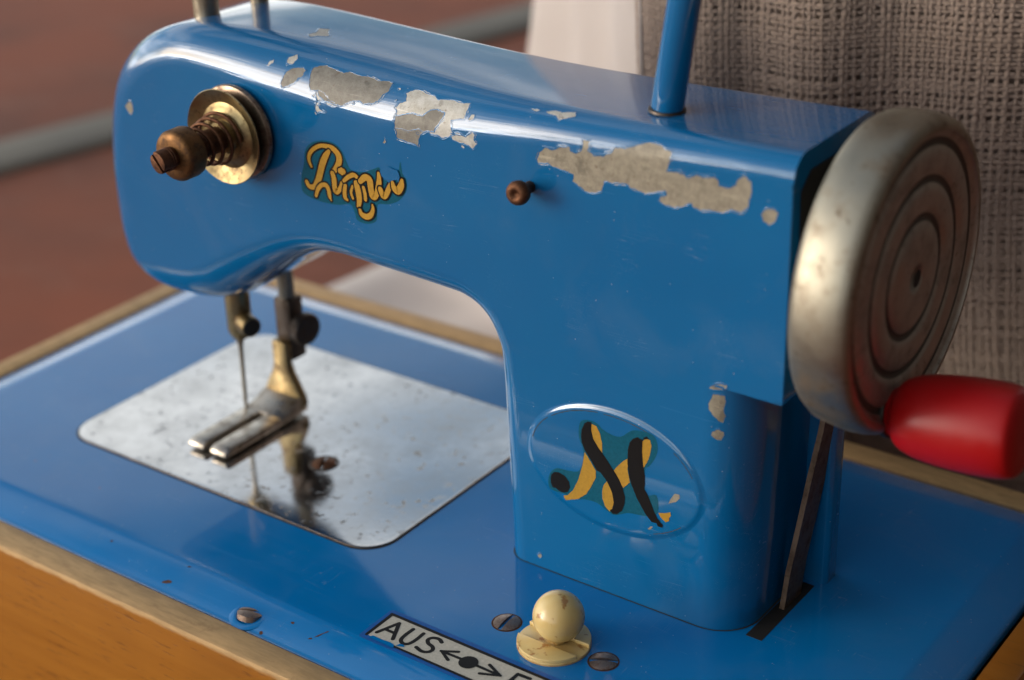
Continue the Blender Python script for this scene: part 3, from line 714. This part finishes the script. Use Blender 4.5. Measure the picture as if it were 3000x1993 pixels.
# ---- label AUS / EIN on the base
lab = prism("switch_label", [(-10.0, -30.7), (37.2, -30.9), (37.2, -38.9), (-10.0, -38.6)], -.02, .05, 'labelwhite', MC, 'xy', 0)
lay = lambda x, y, d: (x, y, .075+d)
bord = [([(-10.35, -30.55), (37.4, -30.75)], [.75, .75]), ([(-10.2, -30.6), (-10.15, -38.6)], [.8, .7]), ([(-3.4, -38.75), (37.3, -38.95)], [.55, .75]), ([(37.2, -30.9), (37.2, -38.9)], [.75, .75])]
strokes("label_border", bord, lay, 'ink', lab)
W6 = .85
LET = {'letter_a': [([(-8.9, -37.0), (-7.1, -32.2)], [W6]*2), ([(-7.1, -32.2), (-4.8, -37.0)], [W6]*2), ([(-8.1, -35.3), (-5.6, -35.3)], [W6*.9]*2)],
       'letter_u': [([(-3.5, -32.2), (-3.6, -34.6), (-3.3, -36.3), (-2.2, -37.0), (-1.2, -36.4), (-.85, -34.6), (-.9, -32.2)], [W6]*7)],
       'letter_s': [([(3.9, -32.5), (2.8, -31.95), (1.5, -32.3), (1.1, -33.3), (1.9, -34.2), (3.2, -34.6), (3.9, -35.4), (3.6, -36.4), (2.4, -36.95), (.7, -36.5)], [W6]*10)],
       'arrow': [([(5.5, -34.75), (11.0, -34.6)], [.7, .7]), ([(8.5, -33.1), (5.6, -34.75)], [.75, .6]), ([(8.4, -36.3), (5.6, -34.75)], [.75, .6]),
                 ([(13.5, -34.65), (19.7, -34.7)], [.7, .7]), ([(16.0, -36.3), (19.7, -34.7)], [.75, .6]), ([(16.0, -33.1), (19.7, -34.7)], [.75, .6])],
       'letter_e': [([(24.9, -32.3), (22.2, -32.4)], [W6]*2), ([(22.2, -32.4), (22.1, -37.0)], [W6]*2), ([(22.1, -37.0), (24.9, -36.9)], [W6]*2), ([(22.2, -34.6), (24.4, -34.6)], [W6*.9]*2)],
       'letter_i': [([(27.2, -32.3), (27.1, -37.0)], [W6]*2)],
       'letter_n': [([(29.4, -37.0), (29.5, -32.3)], [W6]*2), ([(29.5, -32.3), (32.6, -37.0)], [W6]*2), ([(32.6, -37.0), (32.7, -32.3)], [W6]*2)]}
for nme, st in LET.items(): strokes(nme, st, lay, 'ink', lab)
mk("arrow_dot", [(12.15+1.95*math.cos(t), -34.75+1.95*math.sin(t), .125) for t in np.linspace(0, 2*math.pi, 33)[:-1]], [tuple(range(32))], 'ink', lab, smooth=False)
for nme, poly in (("label_tear", [(-8.8, -38.3), (-6.5, -38.35), (-4.4, -38.15), (-3.3, -38.4), (-2.9, -39.3), (-9.2, -39.2)]), ("label_tear", [(-2.6, -37.5), (-1.7, -37.35), (-1.2, -37.8), (-2.1, -38.2), (-2.9, -38.4)])):
    mk(nme, [(x, y, .14) for x, y in poly], [tuple(range(len(poly)))], 'paint_base', lab, smooth=False)
mk("varnish_film", [(x, y, .03) for x, y in rrect(-11.4, 38.4, -39.9, -29.2, .8, 3)], [tuple(range(16))], 'film_base', lab, smooth=False)

# ---- slotted screws
def screw(name, c, rad, tilt, slot_deg, parent, mat='screw', dome=.5, drop=0.0):
    o = bpy.data.objects.new(name, None)
    V = []; F = []; seg = 40; hw = rad*.14; dp = rad*.3
    # dome disc with a real slot: cut columns along local x
    bm = bmesh.new()
    us = sorted(set(list(np.linspace(-rad, rad, 17))+[-hw, hw, -hw-.02, hw+.02]))
    rows = []
    for u in us:
        h = math.sqrt(max(rad*rad-u*u, 1e-6)); row = []
        for v in np.linspace(-1, 1, 15):
            rr = math.hypot(u, v*h)/rad
            z = dome*(1-rr*rr)-(dp if abs(u) <= hw+1e-6 else 0)
            row.append(bm.verts.new((u, v*h, z)))
        rows.append(row)
    for p, q in zip(rows, rows[1:]):
        for k in range(14): bm.faces.new((p[k], q[k], q[k+1], p[k+1]))
    # skirt
    rim = [r_[0] for r_ in rows]+[v for v in rows[-1][1:]]+[r_[-1] for r_ in rows[::-1][1:]]+[v for v in rows[0][::-1][1:-1]]
    low = [bm.verts.new((v.co.x, v.co.y, min(v.co.z, 0)-1.2)) for v in rim]
    for k in range(len(rim)):
        k2 = (k+1) % len(rim); bm.faces.new((rim[k], low[k], low[k2], rim[k2]))
    bmesh.ops.recalc_face_normals(bm, faces=bm.faces)
    bmesh.ops.rotate(bm, cent=(0, 0, 0), matrix=Matrix.Rotation(R(slot_deg), 3, 'Z'), verts=bm.verts)
    bmesh.ops.rotate(bm, cent=(0, 0, 0), matrix=Matrix.Rotation(R(tilt), 3, 'X'), verts=bm.verts)
    bmesh.ops.translate(bm, vec=c, verts=bm.verts)
    return mkbm(name, bm, mat, parent, sharp=30)
screw("base_screw", (10.6, -20.0, .12), 2.75, 0, 3, MC)
screw("base_screw", (33.5, -20.0, .12), 2.75, 0, -62, MC)
sc = screw("base_screw", (-35.7, -44.9, -.95), 2.75, -14, -68, MC, 'screw', .45)
for c, r_, tl in (((10.6, -20.0, .02), 3.0, 0), ((33.5, -20.0, .02), 3.0, 0)):
    lathe("rust_ring", [(r_-.25, .02), (r_, .03), (r_+.12, 0)], c, (0, 0, 1), 'rust', MC, 36)
dim = lathe("screw_dimple", [(2.8, -.3), (2.95, -.02), (3.2, .07), (3.6, .07), (4.1, .0), (4.6, -.12)], (-35.7, -44.9, -1.2), (0, -.22, 1), 'paint_base', MC, 40, 0)

RUST = [(-58.7, -46.2, 1.2, .45, 25), (-57.3, -40.9, .5, .2, 20), (-79.3, -42.7, .35, .25, 0), (-25.8, -43.2, .45, .3, 10), (-30.2, -47.9, .5, .35, 0), (-18.2, -42.9, 1.6, .16, 58), (-19.6, -44.8, .4, .2, 40)]
# ---- rust spots where the paint of the base rim is gone
bvb = BVHTree.FromObject(base, bpy.context.evaluated_depsgraph_get())
for cx, cy, ll, ww, an in RUST:
    P = ragged([(cx+ll*math.cos(t)*math.cos(R(an))-ww*math.sin(t)*math.sin(R(an)), cy+ll*math.cos(t)*math.sin(R(an))+ww*math.sin(t)*math.cos(R(an))) for t in np.linspace(0, 2*math.pi, 9)[:-1]], .3, .09)
    vv = []
    for p in P:
        h = bvb.ray_cast(Vector((p.x, p.y, 30))*MM, Vector((0, 0, -1))); vv.append(h[0]/MM+h[1]*.03)
    mk("rust_spot", vv, [tuple(range(len(vv)))], 'rust', base, smooth=False)

# ---- ivory switch knob
kb = prism("switch_knob", [(22.4+7.35*math.cos(t), -20.6+7.35*math.sin(t)) for t in np.linspace(0, 2*math.pi, 49)[:-1]], -.2, .7, 'ivory', MC, 'xy', .2)
def segm(y_lo, y_hi, n=24):
    p = []
    for t in np.linspace(0, 2*math.pi, 161)[:-1]:
        x, y = 7.3*math.cos(t), 7.3*math.sin(t)
        if y_lo <= y <= y_hi: p.append((22.4+x, -20.6+y, t))
    return p
fr = [q[:2] for q in segm(-9, -2.0)]
prism("knob_front", fr, .65, 1.45, 'ivory', kb, 'xy', .25)
aa = [q[:2] for q in segm(1.6, 9)]
prism("knob_back", aa, .65, 1.6, 'ivory', kb, 'xy', .25)
lathe("ball", [(0, -5.12)]+[(5.1*math.cos(t), 5.1*math.sin(t)) for t in np.linspace(-math.pi/2+.1, math.pi/2-.1, 26)]+[(0, 5.2)], (23.2, -20.0, 6.5), (.05, -.03, 1), 'ivory', kb, 56, 0)
lathe("stem", rnd(1.5, 0, 4, .1), (23.0, -20.2, .5), (0, 0, 1), 'ivory', kb, 20)

# ---- thread tension assembly
TC = Vector((-71.0, 0, 82.3))
AX = (0, -1, 0)
td = lathe("tension_dial", [(0, .05), (7.5, .1), (9.4, .35), (10.25, .9), (10.35, 1.3), (10.1, 1.9), (8.8, 2.4), (6.5, 2.5), (0, 2.5)], TC, AX, 'browndisc', MC, 64)
lathe("tension_disc", [(0, 2.7), (6.4, 2.7), (8.6, 3.3), (10.0, 4.6), (10.35, 5.2), (10.2, 5.35), (9.6, 5.05), (8.3, 4.3), (7.2, 3.95), (6.3, 4.3), (5.6, 4.9), (4.6, 5.1), (3.7, 5.0), (3.4, 5.6), (3.35, 6.6), (2.6, 6.7), (0, 6.7)], TC, AX, 'brass', td, 64)
lathe("post", rnd(2.75, 5.5, 15, .2), TC, AX, 'rust', td, 28)
spr = []
for k in range(0, 151):
    t = k/150; an = 2*math.pi*4.2*t; rr = 5.6-1.75*min(1, t*1.3)
    spr.append((TC.x+rr*math.cos(an), -(5.6+9.0*t), TC.z+rr*math.sin(an)))
tube("spring", spr, .42, 'rust', td, 8)
nutp = [(0, 14.2), (3.0, 14.2), (4.8, 14.6), (5.25, 15.0), (5.4, 15.6), (5.4, 18.7), (5.1, 19.3), (4.5, 19.7), (3.0, 19.9), (0, 20.0)]
nut = lathe("tension_nut", nutp, TC, AX, 'bronze', td, 56)
# threaded end, split by a slot
for sx in (-1, 1):
    P = []
    for t in np.linspace(-math.pi/2, math.pi/2, 13): P.append((TC.x+sx*(.62+1.75*math.cos(t)), TC.z+2.25*math.sin(t)))
    if sx > 0: P = [((p[0]-TC.x)*math.cos(R(38))-(p[1]-TC.z)*math.sin(R(38))+TC.x, (p[0]-TC.x)*math.sin(R(38))+(p[1]-TC.z)*math.cos(R(38))+TC.z) for p in P]
    else: P = [((p[0]-TC.x)*math.cos(R(38))-(p[1]-TC.z)*math.sin(R(38))+TC.x, (p[0]-TC.x)*math.sin(R(38))+(p[1]-TC.z)*math.cos(R(38))+TC.z) for p in P]
    prism("slotted_end", P, -20.0, -23.9-.3*sx, 'rust', td, 'xz', .25)
for k in range(2):
    lathe("thread_ridge", [(2.2, 0), (2.5, .28), (2.2, .56)], TC+Vector((0, -20.6-k*.62, 0)), AX, 'rust', td, 28, 60)

# ---- thread guide pin
tg = lathe("thread_guide", [(0, .0), (1.15, 0), (1.15, 2.9), (1.7, 3.1), (2.25, 3.6), (2.4, 4.4), (2.2, 5.2), (1.5, 5.75), (.75, 5.6), (.55, 5.2), (0, 5.1)], (4.4, 0, 84.8), (0.08, -1, .05), 'rust', MC, 36, 0)

# ---- needle bar, needle, presser bar and foot
NX, NY = -91.6, 13.5
lathe("needle_bar", rnd(2.85, 30, 150, .4), (NX, NY, 0), (0, 0, 1), 'steel', MC, 36)
nc = lathe("needle_clamp", [(0, 22.6), (2.0, 22.8), (2.7, 24.0), (3.0, 25.2), (3.0, 35), (0, 35)], (NX, NY, 0), (0, 0, 1), 'brass', MC, 36)
lathe("clamp_screw", rnd(2.5, 2.2, 6.8, .35), (NX, NY, 27.6), (.80, -.30, .0), 'brass', nc, 32)
lathe("screw_end", rnd(2.15, 6.7, 6.95, .1), (NX, NY, 27.6), (.80, -.30, .0), 'black', nc, 32)
lathe("needle", [(0, .8), (.25, 1.6), (.5, 5), (.55, 18), (.62, 20), (1.1, 22), (1.25, 23.5), (1.25, 26), (0, 26)], (NX-1.4, NY+.4, 0), (0.022, 0, 1), 'steel', MC, 20)
PX, PY = -87.6, 26.0
lathe("presser_bar", rnd(2.05, 14, 150, .3), (PX, PY, 0), (0, 0, 1), 'steel', MC, 28)
pf = prism("presser_foot", [(PX-2.2, 19.0), (PX+2.2, 19.0), (PX+2.2, 13.0), (PX+2.8, 10.8), (PX+4.8, 7.2), (PX+6.2, 4.0), (PX+6.2, 2.4), (PX-6.2, 2.4), (PX-6.2, 4.0), (PX-4.8, 7.2), (PX-2.8, 10.8), (PX-2.2, 13.0)], PY-4.6, PY-2.0, 'brass', MC, 'xz', .5)
prism("foot_heel", [(PY-2.2, 3.9), (PY-4.6, 5.2), (PY-8.5, 3.5), (PY-12, 2.95), (PY-12, .9), (PY-2.2, 1.2)], PX-6.0, PX+6.0, 'footsteel', pf, 'yz', .3)
for a0, b0 in ((PX-6.0, PX-1.3), (PX+1.1, PX+6.0)):
    prism("toe", [(PY-11.5, 2.9), (PY-11.5, .9), (-4.0, .9), (-5.2, 1.3), (-5.1, 2.1), (-4.1, 2.9), (-2.6, 2.95)], a0, b0, 'footsteel', pf, 'yz', .3)
prism("shank", [(PX-2.5, 13.5), (PX+2.7, 13.5), (PX+2.7, 29.5), (PX-2.5, 29.5)], PY-2.3, PY+2.6, 'darksteel', pf, 'xz', .6)
lathe("thumb_screw", rnd(1.3, 1.5, 5.0, .2), (PX, PY, 22.6), (1, -.12, 0), 'darksteel', pf, 24)
lathe("thumb_screw", rnd(4.0, 4.6, 7.2, .6), (PX, PY, 22.6), (1, -.12, 0), 'darksteel', pf, 40)
ps = screw("plate_screw", (-61.7, 7.0, .45), 2.9, 0, 25, tplate, 'rust', .8)
lathe("countersink", [(2.9, -.3), (3.0, .12), (3.4, .14), (3.6, .0)], (-61.7, 7.0, .34), (0, 0, 1), 'darksteel', tplate, 36)

# ---- spool pin, leaning to the right
pin_ax = Vector((.155, .0, 1)).normalized()
PB = hit_top(26.6, 13.0+99.2)[0]
sp = lathe("spool_pin", rnd(3.05, .5, 75, .3), PB, pin_ax, 'paint', MC, 40)
lathe("collar", [(0, -.2), (3.3, -.1), (3.5, .2), (3.4, .6), (2.9, .7)], PB, (.03, 0, 1), 'darksteel', sp, 40)

# ---- hand wheel
WC = (0, 16.6, 76.6)
WR = 28.7
wp = [(0, 62.5), (8, 62.5), (9, 63.8), (24.5, 64.0), (26.4, 63.9), (27.5, 64.4), (28.3, 65.6), (WR, 68), (WR+.25, 71.0), (WR+.1, 73.0), (28.4, 74.6), (27.7, 75.3), (26.9, 75.55), (26.2, 75.5)]
wheel = lathe("hand_wheel", wp, WC, (1, 0, 0), 'nickel', MC, 128, 0)
fp = [(26.3, 75.52), (26.1, 75.1), (25.4, 74.7)]
for r_ in (24.2, 17.6, 10.9):
    fp += [(r_+.95, 74.65), (r_+.55, 74.2), (r_, 73.95), (r_-.55, 74.2), (r_-.95, 74.65)]
    if r_ > 11: fp += [(r_-2.3, 74.95), (r_-4.6, 74.9)]
fp += [(8.0, 75.0), (3.2, 75.1), (2.4, 74.9), (2.1, 73.2), (0, 73.1)]
fc = lathe("wheel_face", fp, WC, (1, 0, 0), 'nickel_face', wheel, 128, 0)
for r_ in (24.2, 17.6, 10.9):
    lathe("groove", [(r_+.72, 74.42), (r_+.5, 74.2), (r_, 74.02), (r_-.5, 74.2), (r_-.72, 74.42)], WC, (1, 0, 0), 'groove', wheel, 128, 0)
lathe("hub_hole_shade", [(1.7, 75.16), (1.0, 75.2), (0, 75.2)], WC, (1, 0, 0), 'black', wheel, 24, 0)  # black disc paints in the shade of the hub hole
lathe("axle", rnd(5, 55, 63, .2), WC, (1, 0, 0), 'darksteel', wheel, 32)

# red crank handle
hx = Vector((1, -.0, .11)).normalized()
HC = Vector((74.8, 11.2, 52.6))
hp = [(0, 0), (3.9, 0), (4.3, .3), (4.7, 1.2), (6.3, 2.6), (7.5, 5.6), (8.1, 9.5), (8.4, 13.0), (8.5, 16.0), (8.45, 19.5), (8.1, 22.4), (7.2, 23.8), (4.6, 24.5), (0, 24.6)]
hp = [tuple(p) for p in catmull(hp[1:], 4)]
lathe("spindle_washer", rnd(4.9, -.9, .35, .25), HC, hx, 'darksteel', wheel, 40)
lathe("crank_handle", [(0, 0)]+hp, HC, hx, 'red', wheel, 64, 50)

# ------------------------------------------------------------------ linen cloth, woven thread by thread
rows = [   # control points left -> right, top -> bottom (mm)
 [(-168, 262, 250), (-120, 205, 250), (-62, 138, 252), (-22, 88, 254), (30, 104, 252), (120, 142, 250)],
 [(-158, 236, 140), (-112, 186, 138), (-58, 130, 138), (-20, 87, 138), (30, 104, 138), (118, 140, 138)],
 [(-146, 214, 50), (-108, 180, 50), (-58, 132, 52), (-20, 94, 52), (30, 110, 52), (116, 144, 52)],
 [(-178, 226, -30), (-122, 190, -26), (-66, 148, -22), (-18, 112, -20), (34, 124, -20), (116, 150, -20)],
 [(-226, 232, GZ+5), (-160, 204, GZ+5), (-84, 164, GZ+3), (-16, 134, GZ+3), (40, 136, GZ+3), (116, 146, GZ+3)],
 [(-232, 172, GZ+4), (-166, 148, GZ+4), (-92, 118, GZ+4), (-18, 104, GZ+2), (40, 104, GZ+2), (118, 106, GZ+2)]]
G = np.array(rows, float)
def cm(P, t):           # vectorised Catmull-Rom along axis 0
    n = len(P)-1; t = np.clip(t, 0, n-1e-6); i = t.astype(int); f = (t-i)
    g_ = lambda k: P[np.clip(i+k, 0, n)]
    p0, p1, p2, p3 = g_(-1), g_(0), g_(1), g_(2)
    sh = (slice(None),)+(None,)*(P.ndim-1); f = f[sh]
    return .5*((2*p1)+(-p0+p2)*f+(2*p0-5*p1+4*p2-p3)*f*f+(-p0+3*p1-3*p2+p3)*f**3)
dv = cm(G, np.linspace(0, len(G)-1, 61))                          # 61 x 6 x 3
D = cm(np.swapaxes(dv, 0, 1), np.linspace(0, 5, 61))              # u,v dense 61 x 61 x 3
Lu = np.linalg.norm(np.diff(D, axis=0), axis=2).sum(0).mean(); Lv = np.linalg.norm(np.diff(D, axis=1), axis=2).sum(1).mean()
NU = int(Lu/1.42); NV = int(Lv/1.14)
def bil(A, u, v):       # sample dense grid, u,v in 0..1
    a = np.clip(u*60, 0, 59.999); b = np.clip(v*60, 0, 59.999); i = a.astype(int); j = b.astype(int); fa = (a-i)[..., None]; fb = (b-j)[..., None]
    return A[i, j]*(1-fa)*(1-fb)+A[i+1, j]*fa*(1-fb)+A[i, j+1]*(1-fa)*fb+A[i+1, j+1]*fa*fb
# arc-length equalised columns, so that the thread spacing stays even
seg = np.linalg.norm(np.diff(D, axis=0), axis=2).mean(1); cu = np.r_[0, np.cumsum(seg)]/seg.sum()
segv = np.linalg.norm(np.diff(D, axis=1), axis=2).mean(0); cv = np.r_[0, np.cumsum(segv)]/segv.sum()
eq_u = lambda s_: np.interp(s_, cu, np.linspace(0, 1, 61)); eq_v = lambda s_: np.interp(s_, cv, np.linspace(0, 1, 61))
tu = np.gradient(D, axis=0); tv = np.gradient(D, axis=1); NRM = np.cross(tu, tv); NRM /= np.linalg.norm(NRM, axis=2, keepdims=True)
TU = tu/np.linalg.norm(tu, axis=2, keepdims=True); TV = tv/np.linalg.norm(tv, axis=2, keepdims=True)
def threads(n_thr, n_cross, along_v, pitch, width):
    """ribbons with a roof-shaped section, passing over and under"""
    K = 2
    th = (np.arange(n_thr)+.5)/n_thr; al = np.arange(n_cross*K+1)/(n_cross*K)
    if along_v: th = U0+(1-U0)*th
    else: al = U0+(1-U0)*al
    A, B = np.meshgrid(th, al, indexing='ij')
    jit = rng.normal(0, .22, (n_thr, 1))+.16*np.sin(B*rng.uniform(20, 60, (n_thr, 1))+rng.uniform(0, 6, (n_thr, 1)))+rng.normal(0, .05, A.shape)
    A = A+jit*pitch/(Lu if along_v else Lv)
    thick = np.clip(rng.normal(1, .24, (n_thr, 1)), .6, 1.8)*(1+.10*np.sin(B*rng.uniform(30, 90, (n_thr, 1))+rng.uniform(0, 6, (n_thr, 1)))+rng.normal(0, .05, A.shape))
    cr = np.arange(n_cross*K+1)/K-.5
    ph = (np.arange(n_thr)[:, None]+(0 if along_v else 1))
    wob = .23*np.cos(math.pi*(cr[None, :]+ph))+rng.normal(0, .04, A.shape)
    u, v = (eq_u(A), eq_v(B)) if along_v else (eq_u(B), eq_v(A))
    P = bil(D, u, v); Nn = bil(NRM, u, v); Sd = bil(TU, u, v) if along_v else bil(TV, u, v)
    hw = (width*.5*thick)[..., None]
    c = P-Nn*wob[..., None]
    up_ = (.22*thick)[..., None]
    V = np.stack([c-Sd*hw+Nn*up_*.9, c-Sd*hw*.45-Nn*up_*.75, c+Sd*hw*.45-Nn*up_*.75, c+Sd*hw+Nn*up_*.9], axis=2)   # n_thr x m x 4 x 3
    m_ = V.shape[1]; idx = np.arange(n_thr*m_*4).reshape(n_thr, m_, 4)
    q = [np.stack([idx[:, :-1, k], idx[:, 1:, k], idx[:, 1:, k+1], idx[:, :-1, k+1]], axis=-1).reshape(-1, 4) for k in range(3)]
    return V.reshape(-1, 3), np.concatenate(q)
def bulk(name, V, F, mat, parent=None):
    me = bpy.data.meshes.new(name); me.vertices.add(len(V)); me.vertices.foreach_set("co", (V*MM).astype(np.float32).ravel())
    nf = len(F); me.loops.add(nf*4); me.loops.foreach_set("vertex_index", F.astype(np.int32).ravel())
    me.polygons.add(nf); me.polygons.foreach_set("loop_start", np.arange(nf, dtype=np.int32)*4)
    me.polygons.foreach_set("use_smooth", np.ones(nf, dtype=bool)); me.update(calc_edges=True)
    me.materials.append(M[mat]); return link(bpy.data.objects.new(name, me), parent)
U0 = .525                                             # the linen starts here; the white cloth lies left of it
fold = 3.2*np.sin(np.linspace(0, 1, 61)*26+.6)[:, None]*np.linspace(.5, 1, 61)[None, :]+1.6*np.sin(np.linspace(0, 1, 61)*61)[:, None]
fold = fold*np.clip((np.linspace(0, 1, 61)-.5)*6, 0, 1)[:, None]
D = D-NRM*fold[..., None]; NU2 = int(NU*(1-U0))
tu = np.gradient(D, axis=0); tv = np.gradient(D, axis=1); NRM = np.cross(tu, tv); NRM /= np.linalg.norm(NRM, axis=2, keepdims=True)
def sheet(name, ua, ub, off, mat, parent, org, n=90, m_=110, folds=0.0, wid=.5):
    uu, vv = np.meshgrid(np.linspace(ua, ub, n), np.linspace(0, 1, m_), indexing='ij')
    P = bil(D, uu, vv)+bil(NRM, uu, vv)*(off+folds*np.sin(uu*38+vv*3)+folds*.5*np.sin(uu*17-vv*5))[..., None]
    idx = np.arange(n*m_).reshape(n, m_)
    F = np.stack([idx[:-1, :-1], idx[1:, :-1], idx[1:, 1:], idx[:-1, 1:]], axis=-1).reshape(-1, 4)
    o = bulk(name, P.reshape(-1, 3)-np.array(org), F, mat, parent)
    md = o.modifiers.new("thickness", 'SOLIDIFY'); md.thickness = wid*MM; md.offset = 0
    return o
cloth = empty("linen_cloth", (40, 120, GZ))
tag(cloth, "loosely woven brownish linen cloth hanging in folds behind the hand wheel", "cloth")
for nme, args in (("warp_threads", (NU2, NV, True, 1.42, 1.02)), ("weft_threads", (NV, NU2, False, 1.14, .88))):
    V, F = threads(*args)
    o = bulk(nme, V-np.array([40, 120, GZ]), F, 'linen', cloth)
    tag(o, kind="stuff")
sheet("light_block_backing", U0-.005, 1.0, 3.2, 'linen', cloth, (40, 120, GZ))  # added backing sheet; stops light showing through gaps in the weave
white = empty("white_cloth", (-120, 200, GZ))
tag(white, "plain white cloth draped down to the ground behind the arm of the machine", "cloth")
sheet("drape", 0.0, U0+.03, -1.2, 'cotton', white, (-120, 200, GZ), 120, 140, 1.6, .6)
